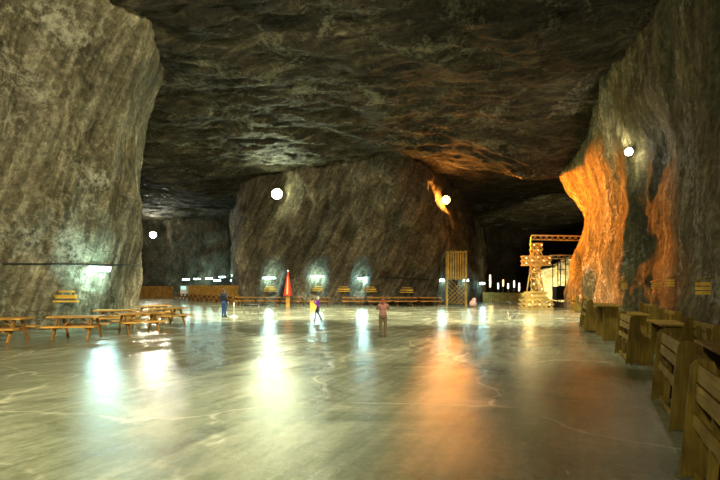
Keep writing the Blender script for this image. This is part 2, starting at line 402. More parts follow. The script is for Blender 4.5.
def floodlight(px, py, which, col, power, label, out=0.9, r=0.36, glowS=70, wallfrac=0.06, aim=None, spot=150):
    p, n = hit(px, py, which, 0.0)
    n = V((n.x, n.y, 0)).normalized()
    face = (EYE+V((0,4,0))-p); face.z = 0; face.normalize()
    c = p-(p-EYE).normalized()*out                   # lamp head stands a little off the rock
    root = empty('floodlight', c)
    Mz = face.to_track_quat('Z', 'Y').to_matrix()
    hm = MB(); vs = []
    prof = [(0.10,-0.34),(0.22,-0.28),(r*0.95,-0.04),(r*1.08,0.0),(r*1.08,0.05),(r*0.98,0.05)]
    tmp = MB().lathe(prof, n=20)
    hm.add([Mz @ V(v) for v in tmp.v], tmp.f); hm.build('housing', M['metal'], root, True)
    tmp = MB().lathe([(r*0.95,0.03),(r*0.8,0.10),(r*0.45,0.15),(0.02,0.17)], n=20)
    MB().add([Mz @ V(v) for v in tmp.v], tmp.f).build('lens', glow('lamp glass '+label[:12], col, glowS), root, True)
    a = V((0,0,0))-face*0.25; w = p-c
    MB().tube([a, a*0.5+w*0.5+V((0,0,0.12)), w-n*0.1], 0.035, 8).build('bracket', M['black'], root, True)
    tag(root, label, 'lamp', 'floodlights high on the rock')
    src = c+face*0.5
    lamp_light('flood_beam', src, col, power, r, spot=spot, target=(aim or src+face*10-V((0,0,3))), blend=0.8)
    lamp_light('flood_spill', c+face*0.25-V((0,0,0.2)), col, power*wallfrac, 0.25)
    return p, n

floodlight(277, 194, 'c', (0.88,1.0,0.60), 4000, 'round floodlight glowing greenish white high on the central pillar', r=0.55, wallfrac=0.05)
SOD, _n = hit(446, 200, 'c', 0.0); SOD = SOD+V((0.6,-1.6,0.0))
floodlight(446, 200, 'c', (1.0,0.34,0.045), 3400, 'round floodlight glowing orange high on the central pillar edge', r=0.45, wallfrac=0.12, out=0.8)
floodlight(629, 152, 'r', (1.0,0.92,0.65), 1500, 'small round floodlight glowing white high on the right wall ridge', r=0.2, wallfrac=0.05, out=0.45, aim=(12.5,33,13), spot=80)
floodlight(153, 235, 'b', (1.0,0.98,0.75), 5000, 'round floodlight glowing white beyond the left pillar', r=0.55, wallfrac=0.08, out=1.2)

tube_mat = glow('fluorescent tube', (0.62,1.0,0.98), 18)
def tube_lamp(p, n, L, label, power, group, col=(0.55,1.0,0.95), off=0.5, s=1.0):
    n = V((n.x, n.y, 0)); n = n.normalized() if n.length > 1e-3 else V((0,-1,0))
    t = V((-n.y, n.x, 0))
    root = empty('tube_light', p, math.atan2(t.y, t.x))
    MB().box((0,0,0.07*s), (L+0.06, 0.14*s, 0.05*s)).build('housing', M['white'], root, bevel=0.01)
    MB().tube([(-L/2,0,0),(L/2,0,0)], 0.05*s, 8).build('tube', tube_mat, root, True)
    tag(root, label, 'lamp', group)
    if power: lamp_light('tube_glow', p+n*off-V((0,0,0.1)), col, power, 0.3)
    return root
# bright lamp under the cable on the left pillar
p, n = hit(95, 270, 'l', 0.25)
tube_lamp(p, n, 1.1, 'white tube lamp glowing blue white under the cable on the left pillar', 340, 'pillar tube lamp', off=0.4, s=1.6)
where = ['left of the red parasol', 'between red parasol and the walking person', 'above the blurred standing person']
for (px, py), w in zip(((268,278),(315,276),(360,278)), ('alcove left of the red folded parasol', 'alcove above the person in purple', 'alcove above the person in pink')):
    p, n = hit(px, py, 'c', 0.35)
    tube_lamp(p, V((0,-1,0)), 1.25, 'short cyan white tube lamp in rock '+w, 230, 'tube lamps in the alcoves of the central pillar', off=0.12, s=1.2)
for (px, py), w in zip(((443,281),(464,283),(479,284)), ('under the orange floodlight','beside the tall lattice tower','at the far right edge of the central pillar')):
    p, n = hit(px, py, 'c', 0.4)
    tube_lamp(p, V((0.3,-1,0)), 0.55, 'small cold white lamp in rock cleft '+w, 80, 'small lamps in the clefts', off=0.12, s=1.8)
for k, (px, py) in enumerate(((186,279.5),(197,279),(209,278.5),(217,280.5),(222,277),(234,280.5),(235,275.5))):
    p = at(px, py, 77 if py < 279 else 75)
    r_ = tube_lamp(p, V((0.1,-1,0)), 1.0, 'far cyan tube lamp on a thin post in the row above the wooden fence', 140, 'row of far tube lamps', off=-0.6, s=1.5)
    MB().tube([(0, 0.12, -p.z), (0, 0.12, 0.15)], 0.03, 8).build('post', M['black'], r_, True)

# ------------------------------------------------------------------ furniture
def picnic_table(mt, mf, name='picnic_table'):
    root = empty(name)
    t = MB()
    for k in range(5): t.box((0, -0.34+0.17*k, 0.755), (2.0, 0.158, 0.055))
    t.box((-0.6,0,0.715), (0.07,0.7,0.04)); t.box((0.6,0,0.715), (0.07,0.7,0.04))
    t.build('tabletop', mt, root)
    for s in (-1, 1):
        q = MB(); q.box((0, s*0.66-0.085, 0.455), (2.0,0.158,0.055)); q.box((0, s*0.66+0.085, 0.455), (2.0,0.158,0.055))
        q.build('seat', mt, root)
    for sx in (-1, 1):
        for sy in (-1, 1):
            MB().bar((sx*0.66, sy*0.60, 0.0), (sx*0.66, sy*0.20, 0.72), 0.12, 0.06, up=(1,0,0)).build('leg', mf, root)
        MB().box((sx*0.61, 0, 0.40), (0.05, 1.55, 0.10)).build('crossbar', mf, root)
        MB().bar((sx*0.56, 0, 0.42), (sx*0.12, 0, 0.72), 0.07, 0.05).build('brace', mf, root)
    return root
pt = picnic_table(M['pine'], M['pine_dark'])
left_tables = [(-12.0,16.0,0.10,'picnic table cut off by the left frame edge beside the rock'),
    (-10.0,17.0,0.12,'orange pine picnic table under the wall hung slat rack'),
    (-8.75,19.0,0.75,'pine picnic table standing at an angle right of the blue white lamp'),
    (-10.75,21.2,0.3,'picnic table close to the rock behind the angled table'),
    (-9.15,22.8,1.0,'picnic table farthest right at the corner of the left pillar'),
    (-10.9,25.4,1.2,'dark picnic table half hidden at the pillar corner')]
for k, (x, y, rz, lb) in enumerate(left_tables):
    o = pt if k == 0 else dup(pt)
    o.location = (x, y, 0); o.rotation_euler.z = rz; o.scale = (0.86,0.95,1.04)
    tag(o, lb, 'table', 'picnic tables along the left pillar')
ptf = picnic_table(M['pine_dark'], M['brown'])
first = True
def far_table(x, y, rz, lb, grp):
    global first
    o = ptf if first else dup(ptf); first = False
    o.location = (x, y, 0); o.rotation_euler.z = rz; tag(o, lb, 'table', grp)
for k in range(7):
    t = k/6
    far_table(lerp(-23.5,-12.3,t), lerp(62.5,47.6,t), -0.93, 'brown picnic table in the slanting row left of the central pillar', 'slanting row of far picnic tables')
for k in range(4):
    far_table(-10.4+k*2.25, 44.2-0.3*k, -0.1, 'brown picnic table against the pillar left of the purple person', 'far picnic tables left of the walking person')
for k in range(4):
    far_table(-0.6+k*2.3, 43.0, 0.0, 'brown picnic table in the row below the middle of the central pillar', 'far picnic tables below the central pillar')
for k in range(4):
    far_table(-0.6+k*2.2, 44.9, 0.0, 'dark picnic table in the back row against the central pillar', 'back row of far picnic tables')

# slatted pieces hung on the rock
def slat_rack(name='slat_rack'):
    root = empty(name)
    for i, (w, z, y) in enumerate(((1.36,0.0,-0.20),(1.14,0.16,-0.13),(1.22,0.24,-0.17),(0.86,0.42,-0.05))):
        MB().box((0,y,z), (w,0.16,0.075)).build('slat', M['yellow'], root, bevel=0.01)
    for s in (-1, 1):
        MB().bar((s*0.52,-0.14,-0.03), (s*0.36,0.0,0.46), 0.06, 0.08).build('bracket', M['brown'], root)
    return root
sr = slat_rack()
p, n = hit(61, 301, 'l', 0.08); n = V((n.x,n.y,0)).normalized()
sr.location = p; sr.rotation_euler.z = -0.1; sr.scale = (1.3,1.1,1.0)
tag(sr, 'yellow slatted wooden rack fixed on the rock above the left picnic tables', 'rack', 'slatted racks on the rock')
for px, py, lb in ((269,291,'in the alcove left of the red folded parasol'),(321,291.5,'just above the person in purple'),(344,291.5,'left of the alcove above the person in pink'),(371,291.5,'right of the alcove above the person in pink'),(406,292,'rightmost on the bare middle of the central pillar')):
    p, n = hit(px, py, 'c', 0.3)
    o = dup(sr); o.location = p; o.rotation_euler.z = 0; o.scale = (1,1,1)
    tag(o, 'yellow slatted rack '+lb, 'rack', 'slatted racks on the rock')

# pole and hanging slat panels along the right wall
def slat_panel():
    root = empty('hanging_panel')
    for z in (-0.04,-0.16,-0.28): MB().box((0,0,z), (0.34,0.02,0.09)).build('slat', M['yellow'], root)
    for s in (-1, 1): MB().box((s*0.12,0.02,-0.15), (0.035,0.02,0.36)).build('batten', M['brown'], root)
    return root
sp = slat_panel(); used = False
for grp in (((664,282),(680,281)), ((716,282),), ((629,284),)):
    pts = []
    for (px, py) in grp:
        p, n = hit(px, py, 'r', 0.35)
        o = dup(sp) if used else sp; used = True
        o.location = p; o.rotation_euler.z = math.radians(-25); o.scale = (1.15,1.15,1.15) if px > 700 else (0.85,0.85,0.85)
        lb = {664:'left of the close pair',680:'right of the close pair',716:'cut by the right frame edge',629:'on the orange lit rock ridge'}[px]
        tag(o, 'yellow slatted panel hung on the right wall, '+lb, 'panel', 'hanging slatted panels')
        pts.append(p+V((0,0,0.03)))
    a = pts[0]+V((-0.22,0.0,0.01)); bpt = pts[-1]+V((0.25,0.1,0.10))
    lb = {2:'thin wooden pole carrying the close pair of slatted panels',1:'thin wooden pole above a single slatted panel on the right wall'}[len(grp)]
    if grp[0][0] == 716: lb = 'thin wooden pole above the slatted panel at the right frame edge'
    if grp[0][0] == 629: lb = 'thin wooden pole above the slatted panel on the orange lit ridge'
    tag(MB().tube([a, (a+bpt)/2+V((0,0,0.03)), bpt, bpt+V((0.45,0.25,0.02))], 0.022, 8).build('wooden_pole', M['pew'], None, True), lb, 'pole', 'poles on the right wall')

# high backed benches with solid ends. local x = length, seat towards +y
def pew():
    root = empty('wooden_bench')
    pr = [(0.0,0.0),(0.06,0.03),(0.28,0.045),(0.50,0.03),(0.58,0.0),(0.58,0.40),(0.585,0.56),(0.55,0.62),(0.46,0.66),(0.37,0.72),(0.32,0.82),(0.305,0.95),(0.31,1.10),(0.29,1.16),(0.22,1.19),(0.14,1.17),(0.10,1.12)]
    for x in (0.0, 1.91): MB().prism(pr, x, x+0.045).build('end_panel', M['pew_v'], root, bevel=0.006)
    for z, h in ((1.05,0.17),(0.865,0.15),(0.60,0.12)):
        y = 0.10*z/1.12+0.045
        MB().box((0.98,y+0.02,z), (1.87,0.028,h), Matrix.Rotation(-0.09,3,'X')).build('back_slat', M['pew'], root, bevel=0.005)
    MB().box((0.98,0.36,0.45), (1.87,0.40,0.04)).build('seat', M['pew'], root, bevel=0.006)
    MB().box((0.98,0.13,0.07), (1.87,0.04,0.09)).build('stretcher', M['pew'], root)
    for x in (0.62,1.30): MB().bar((x,0.13,0.0),(x,0.205,1.05),0.05,0.07).build('upright', M['pew_v'], root)
    return root
def slab_table(hgt=0.95):
    root = empty('wooden_table')
    t = MB()
    for k in range(4): t.box((0,-0.255+0.17*k,hgt-0.025), (1.9,0.166,0.045))
    t.build('tabletop', M['pew'], root, bevel=0.006)
    for x in (-0.78,0.78): MB().prism([(-0.27,0),(0.27,0),(0.24,hgt-0.05),(-0.24,hgt-0.05)], x-0.03, x+0.03).build('end_panel', M['pew_v'], root, bevel=0.006)
    MB().box((0,0,0.35), (1.56,0.05,0.12)).build('stretcher', M['pew'], root)
    return root
pw = pew(); tb = slab_table(); pu = tu = False
def place_pew(near, far, lb, flip=False, s=1.0, grp='wooden benches along the right wall'):
    global pu
    near, far = V(near), V(far)
    o = dup(pw) if pu else pw; pu = True
    d = (far-near)
    if flip:  o.location = (far.x, far.y, 0); a = math.atan2(-d.y, -d.x)
    else:     o.location = (near.x, near.y, 0); a = math.atan2(d.y, d.x)
    o.rotation_euler.z = a; o.scale = (s, -s if not flip else -s, s)
    tag(o, lb, 'bench', grp)
def place_table(c, d, lb, s=1.0, sy=1.0):
    global tu
    o = dup(tb) if tu else tb; tu = True
    o.location = (c[0], c[1], 0); o.rotation_euler.z = math.atan2(d[1], d[0]); o.scale = (s,s*sy,s)
    tag(o, lb, 'table', 'wooden tables along the right wall')
dr = V((0.425,0.905))
place_pew(V((3.15,4.75))-dr*1.95, (3.15,4.75), 'nearest high backed wooden bench, cut by the bottom right corner')
place_pew((4.0,6.22), (4.83,7.98), 'second nearest high backed wooden bench, its back to the hall')
place_pew((6.33,11.45), (7.02,13.25), 'third bench along the hall with a curved solid end panel')
place_pew((9.05,19.4), (9.7,21.2), 'taller bench end beside the orange lit rock, fourth along the hall', s=1.1)
place_pew((11.6,24.6), (12.3,26.4), 'bench hidden behind the fourth bench end')
place_pew((13.6,29.0), (14.4,30.8), 'bench near the far end of the right row')
place_pew((15.0,33.6), (15.5,35.4), 'farthest dark bench at the foot of the orange rock')
place_pew((6.75,8.7), (7.45,10.5), 'bench against the right wall with a black bag behind it, facing the hall', flip=True)
place_pew((9.05,13.3), (9.75,15.1), 'small looking bench against the right wall facing the hall', flip=True)
place_pew((11.4,18.2), (12.0,20.0), 'bench against the right wall below the orange lit ridge', flip=True)
place_table((4.75,5.3), dr, 'nearest wooden table at the right frame edge')
place_table((5.75,7.4), dr, 'wooden table behind the second nearest bench')
place_table((7.9,12.3), (0.37,0.93), 'wooden table beside the third bench')
place_table((9.35,16.4), (0.36,0.93), 'wooden table before the small looking wall bench')
place_table((8.86,17.2), (0.36,0.93), 'tall narrow looking table end between third and fourth benches', s=1.28, sy=0.75)
place_table((10.9,21.5), (0.36,0.93), 'wooden table behind the fourth bench end')
place_table((13.2,27.6), (0.4,0.92), 'wooden table at the foot of the orange rock')
bg = MB(); bg.ball((0,0,0.13),(0.42,0.18,0.13)); bg.ball((0.1,0,0.20),(0.25,0.14,0.08)); bg.tube([(-0.15,0,0.22),(-0.12,0,0.31),(0.05,0,0.32),(0.12,0,0.24)],0.02,6)
o = bg.build('bag', simple('black cloth',(0.012,0.012,0.016),0.8), None, True); o.location = (7.55,10.4,0.5); o.rotation_euler.z = 1.1
o.location = (7.62,9.9,0.98); 
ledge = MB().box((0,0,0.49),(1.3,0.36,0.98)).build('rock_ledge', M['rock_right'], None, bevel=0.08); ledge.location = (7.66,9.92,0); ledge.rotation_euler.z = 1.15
tag(ledge, 'low rock ledge behind the wall bench carrying a black bag', 'ledge')
tag(o, 'black bag lying on the ledge behind the wall bench', 'bag')

# ------------------------------------------------------------------ centre ground pieces
par = empty('parasol', ground(288,306.8))
MB().lathe([(0.42,0.98),(0.40,1.0),(0.30,1.6),(0.16,2.4),(0.05,3.0),(0.01,3.05)], n=14).build('canopy', simple('red cloth',(0.45,0.03,0.02),0.8), par)
MB().add([( -0.08,-0.46,1.1),(0.08,-0.46,1.1),(0.03,-0.14,2.6),(-0.03,-0.14,2.6)], [(0,1,2,3)]).build('stripe', simple('orange stripe',(0.85,0.42,0.08),0.7), par)
MB().box((0,0,0.55),(0.34,0.3,1.1)).build('stand', M['pine'], par, bevel=0.02)
MB().ball((0,0,3.12),0.09).build('finial', M['white'], par, True)
tag(par, 'red folded parasol on a wooden stand before the central pillar', 'parasol')

bx = empty('wooden_box', at(313.5,309,38)*1.0); bx.location.z = 0
MB().box((0,0,0.30),(0.5,0.45,0.6)).build('body', M['yellow'], bx, bevel=0.02)
MB().box((0,0,0.63),(0.56,0.5,0.05)).build('lid', M['pine'], bx, bevel=0.01)
tag(bx, 'yellow wooden box standing just left of the person in purple', 'box')

# tall timber tower of planks above a lattice
tw = empty('timber_tower', (8.85, 43.9, 0))
q = MB()
for k in range(8): q.box((-0.77+0.22*k, -0.1, 3.7), (0.13,0.06,2.6+0.1*(k%2)))
q.box((0,-0.02,2.6),(1.8,0.1,0.12)); q.box((0,-0.02,4.9),(1.8,0.1,0.12)); q.build('plank_panel', M['lattice'], tw)
for sx in (-0.88,0.88):
    for sy in (-0.05,0.5): MB().box((sx,sy,2.5),(0.1,0.1,5.0)).build('post', M['lattice'], tw)
for sgn in (-1, 1):
    q = MB()
    for k in range(9):
        x0 = -1.6+0.4*k
        a, b2 = x0, x0+sgn*2.4
        pa, pb = V((a if sgn>0 else a+0.0,-0.1,0.15)), V((b2,-0.1,2.55))
        # clip to the panel width
        def cl(pp, qq):
            d = qq-pp; t0, t1 = 0, 1
            for lim, s in ((-0.86,-1),(0.86,1)):
                if abs(d.x) > 1e-6:
                    t = (lim-pp.x)/d.x
                    if (d.x > 0) == (s > 0): t1 = min(t1, t)
                    else: t0 = max(t0, t)
            return (pp+d*t0, pp+d*t1) if t1-t0 > 0.05 else None
        r = cl(pa, pb)
        if r: q.bar(r[0]+V((0,0.03*sgn,0)), r[1]+V((0,0.03*sgn,0)), 0.03, 0.09, up=(0,1,0))
    q.build('lattice', M['lattice'], tw)
tag(tw, 'tall narrow timber tower, planks above lattice, below the orange floodlight', 'tower')

# the big cross of stacked timber
CX = ground(536,309.2)
cr = empty('lattice_cross', CX)
M['cross'] = W('pale straw timber', (0.42,0.28,0.07), (0.85,0.66,0.24))
def crib(mb, x0, x1, z0, z1, n, dep=0.6, t=0.07):
    h = (z1-z0)/n
    for i in range(n+1):
        z = z0+i*h
        for y in (-dep/2, dep/2): mb.box(((x0+x1)/2, y, z), (x1-x0, t, t))
        for x in (x0+t/2, x1-t/2): mb.box((x, 0, z+0.0), (t, dep, t))
    for i in range(n):
        za, zb = z0+i*h, z0+(i+1)*h
        nx = max(1, round((x1-x0)/h))
        for j in range(nx):
            xa, xb = lerp(x0,x1,j/nx), lerp(x0,x1,(j+1)/nx)
            for y in (-dep/2, dep/2):
                mb.bar((xa,y,za),(xb,y,zb),0.05,0.055,up=(0,1,0)); mb.bar((xb,y,za),(xa,y,zb),0.05,0.055,up=(0,1,0))
        for x in (x0,x1): mb.bar((x,-dep/2,za),(x,dep/2,zb),0.05,0.05,up=(1,0,0))
for nm, a in (('base', (-1.12,1.12,0.05,0.75,2,1.4)), ('plinth', (-0.78,0.78,0.8,1.35,2,1.0)), ('shaft', (-0.36,0.36,1.4,3.4,4,0.6)), ('crossbeam', (-1.1,1.1,3.45,4.15,2,0.6)), ('head', (-0.42,0.42,4.2,5.15,2,0.6))):
    q = MB(); crib(q, *a); q.build(nm, M['cross'], cr)
for sx in (-1, 1):
    MB().bar((sx*0.75,0.2,0.75),(sx*0.34,0.2,3.4),0.07,0.07).build('strut', M['cross'], cr)
cg = glow('warm white lamp glass', (1.0,0.80,0.35), 2.2)
for k,(x,z) in enumerate(((-0.9,4.0),(-0.9,3.6),(-0.45,3.8),(0.0,4.05),(0.45,3.8),(0.9,4.0),(0.9,3.6),(-0.3,5.0),(0.3,5.0),(0,4.6),(-0.3,3.1),(0.3,2.6),(-0.3,2.0),(0.3,1.6),(-0.6,1.1),(0.6,1.1),(0,0.4),(-0.8,0.4),(0.8,0.4))):
    MB().ball((x,-0.42 if z > 1.4 else -0.76,z),0.055,8,6).build('bulb', cg, cr, True)
tag(cr, 'large lattice cross of pale timber on a stepped base', 'cross')
lamp_light('cross_glow', CX+V((-1.4,-2.4,1.4)), (1.0,0.78,0.33), 50, 0.4)
lamp_light('cross_glow', CX+V((-1.4,-2.6,4.6)), (1.0,0.80,0.38), 75, 0.4)

# rigging truss above and behind the cross
def truss(a, b, name, lb, r=0.18):
    q = MB(); a, b = V(a), V(b); d = b-a; n = int(d.length/0.45)
    off = [V((0,r,r)), V((0,-r,r)), V((0,0,-r))]
    for o_ in off: q.tube([a+o_, b+o_], 0.035, 6)
    for i in range(n):
        p0, p1 = a+d*(i/n), a+d*((i+1)/n)
        for k in range(3): q.tube([p0+off[k], p1+off[(k+1)%3]], 0.02, 5)
    return tag(q.build(name, simple('bare aluminium',(0.7,0.66,0.55),0.35,0.6), None, True), lb, 'truss')
truss(at(532,237.5,40), at(584,238.5,40), 'lighting_truss', 'pale aluminium truss spanning above the cross to the orange rock')
tag(MB().tube([at(531,237,40), V((at(531,237,40).x,40,0))],0.06,8).build('steel_post', M['metal'], None, True), 'thin steel post holding the truss behind the cross', 'post')
truss(at(550,257,42), at(579,257,42), 'lighting_truss', 'lower pale truss right of the cross arm', r=0.15)
# stage: lit boulder wall with black scaffold in front
vs = MB(); vs.ball((0,0,0),1,40,24)
for i, v in enumerate(vs.v):
    p = V(v); h = 1+0.22*fbm(p*1.6+V((4,1,2)), 5); vs.v[i] = (p.x*3.1*h, p.y*1.4*h, p.z*3.0*h)
o = vs.build('salt_boulder', rock('pale lit salt', (0.35,0.28,0.14,1),(0.6,0.5,0.3,1),(0.85,0.78,0.55,1), bump=0.8, tilt=0.5, stretch=0.4), None, True); o.location = at(565,284,56); o.location.z = 1.9
tag(o, 'pale salt boulder brightly lit behind the black scaffold', 'boulder')
lamp_light('stage_spot', at(560,300,48)+V((-1.5,0,1.5)), (1.0,0.86,0.45), 16000, 0.3, spot=80, target=at(563,280,56))
sf = empty('scaffold', (at(562,300,46).x, 46, 0))
for x in (-0.4,0.35):
    MB().tube([(x,0,0),(x,0,4.9)],0.05,8).build('post', M['black'], sf, True)
    MB().tube([(x,1.2,0),(x,1.2,4.9)],0.05,8).build('post', M['black'], sf, True)
for z in (1.8,3.4,4.6): MB().tube([(-0.4,0,z),(0.35,0,z)],0.04,8).build('rail', M['black'], sf, True)
MB().box((0,0.4,1.1),(1.1,0.9,1.3)).build('speaker_box', M['black'], sf, bevel=0.03)
tag(sf, 'black scaffold tower standing before the lit boulder', 'scaffold')
for k,(px,py,s) in enumerate(((552.5,306,0.36),(557.5,307,0.30),(562,306,0.28),(566,307,0.28))):
    q = MB(); q.ball((0,0,0),1,16,10)
    for i, v in enumerate(q.v):
        p = V(v); h = 1+0.35*fbm(p*1.8+V((k*5,0,0)), 4); q.v[i] = (p.x*s*1.2*h, p.y*s*h, p.z*s*h)
    o = q.build('rubble_rock', M['rock_center'], None, True); o.location = at(px,py,41+1.3*(k%2)); o.location.z = s*0.55
    tag(o, 'rough orange lit rubble rock between the cross and orange wall', 'rock', 'rubble rocks beside the cross')

# fences
def fence(a, b, h, name, lb, mat, tint=None):
    a, b = V(a), V(b); d = b-a; L = d.length; root = empty(name, a, math.atan2(d.y, d.x))
    q = MB(); n = int(L/0.22)
    for k in range(n): q.box((0.11+0.22*k,-0.04,h/2+random.uniform(-0.03,0.03)), (0.19,0.03,h))
    q.build('boards', mat, root)
    q = MB(); q.box((L/2,0.02,h*0.25),(L,0.05,0.1)); q.box((L/2,0.02,h*0.8),(L,0.05,0.1)); q.build('rail', M['brown'], root)
    for k in range(int(L/3)+1): MB().box((min(L,k*3),0.06,h/2),(0.1,0.1,h+0.1)).build('post', M['brown'], root)
    return tag(root, lb, 'fence')
fence((-38,68.5,0), (-25.8,66.5,0), 1.75, 'board_fence', 'dull red brown board fence left of the kiosk in the far chamber', M['pine_dark'])
fence((-23.5,66.0,0), (-13.0,58.5,0), 1.85, 'board_fence', 'red brown board fence behind the slanting table row', M['pine'])
fence((13.8,54,0), (19.6,54,0), 1.05, 'board_fence', 'low yellowish board fence in the dark passage left of the cross', M['lattice'])
ks = empty('kiosk', at(184.5,299,66)); ks.location.z = 0
MB().box((0,0,0.9),(0.9,0.8,1.8)).build('cabinet', M['white'], ks, bevel=0.03)
MB().box((0,-0.42,1.5),(0.6,0.03,0.4)).build('panel', glow('teal panel',(0.2,0.9,0.8),1.2), ks)
MB().box((0,0,1.84),(1.05,0.95,0.08)).build('roof', M['metal'], ks)
tag(ks, 'small pale kiosk between the two far brown fences', 'kiosk')

# candle-like far lamps in the dark passage
for k,(px,py,Y,c,hh) in enumerate(((490,281,66,(1.0,0.8,0.35),1.7),(498,286,72,(0.7,0.85,1.0),0.9),(503,283,72,(1.0,0.6,0.2),1.0),(508,286,72,(1.0,0.85,0.5),0.8),(514,284,72,(1.0,0.85,0.6),1.0),(519,287,70,(1.0,0.8,0.5),1.2),(526,294,62,(1.0,0.9,0.5),0.5))):
    p = at(px,py,Y); r = empty('passage_lamp', (p.x,p.y,0))
    MB().tube([(0,0,0),(0,0,p.z-0.1)],0.06,8).build('post', M['black'], r, True)
    MB().tube([(0,-0.05,p.z-hh*0.5),(0,-0.05,p.z+hh*0.5)],0.11,8).build('shade', glow('passage lamp glass %d'%k, c, 3.0), r, True)
    nm = ['tall warm column lamp at the left end of the passage row','bluish lamp second in the passage row','orange lamp in the middle of the passage row','small cream lamp in the passage row','cream lamp before the right end of the passage row','warm lamp at the right end of the passage row','low yellow lamp right behind the cross'][k]
    tag(r, nm, 'lamp', 'lamps in the dark passage')
    if k in (0,3,5): lamp_light('passage_glow', p+V((0,-0.5,0)), c, 60, 0.3)

# portable barrier on the open floor
ba = empty('barrier', ground(259,315))
g0 = V(ba.location)
pts = [ground(244,315)-g0, V((0,0,0)), ground(275,312)-g0]
q = MB().tube([pp+V((0,0,0.62)) for pp in pts], 0.06, 6).build('rail', M['black'], ba, True)
for pp in pts: MB().tube([pp, pp+V((0,0,0.62))], 0.035, 6).build('leg', M['metal'], ba, True)
pp = ground(250,314)-g0; MB().tube([pp, pp+V((0,0,0.62))], 0.035, 6).build('leg', M['metal'], ba, True)
tag(ba, 'low thin metal barrier with dark rail right of the man in blue', 'barrier')
st = empty('stanchion', ground(234,317))
MB().lathe([(0.26,0.0),(0.26,0.03),(0.08,0.09),(0.03,0.12)], n=18).build('foot', M['white'], st, True)
MB().tube([(0,0,0.1),(0,0,0.85)],0.022,8).build('pole', M['white'], st, True)
tag(st, 'white stanchion with a round foot next to the standing man', 'stanchion')

# cables across the rock
def cable(pxs, y0, y1, which, lb, r=0.03):
    pts = []
    for i, px in enumerate(pxs):
        py = lerp(y0, y1, i/(len(pxs)-1))
        p, n = hit(px, py, which, 0.06); pts.append(p)
    sm = [pts[0]]+[(pts[i-1]+pts[i]*2+pts[i+1])/4+V((0,-0.05,0)) for i in range(1,len(pts)-1)]+[pts[-1]]
    tag(MB().tube(sm, r, 6).build('cable', M['rubber'], None, True), lb, 'cable')
cable(list(range(2,141,4)), 263.5, 265, 'l', 'black cable strung across the left pillar at lamp height', 0.035)
cable(list(range(362,442,6)), 276, 280, 'c', 'black cable strung across the central pillar right of the alcoves', 0.05)

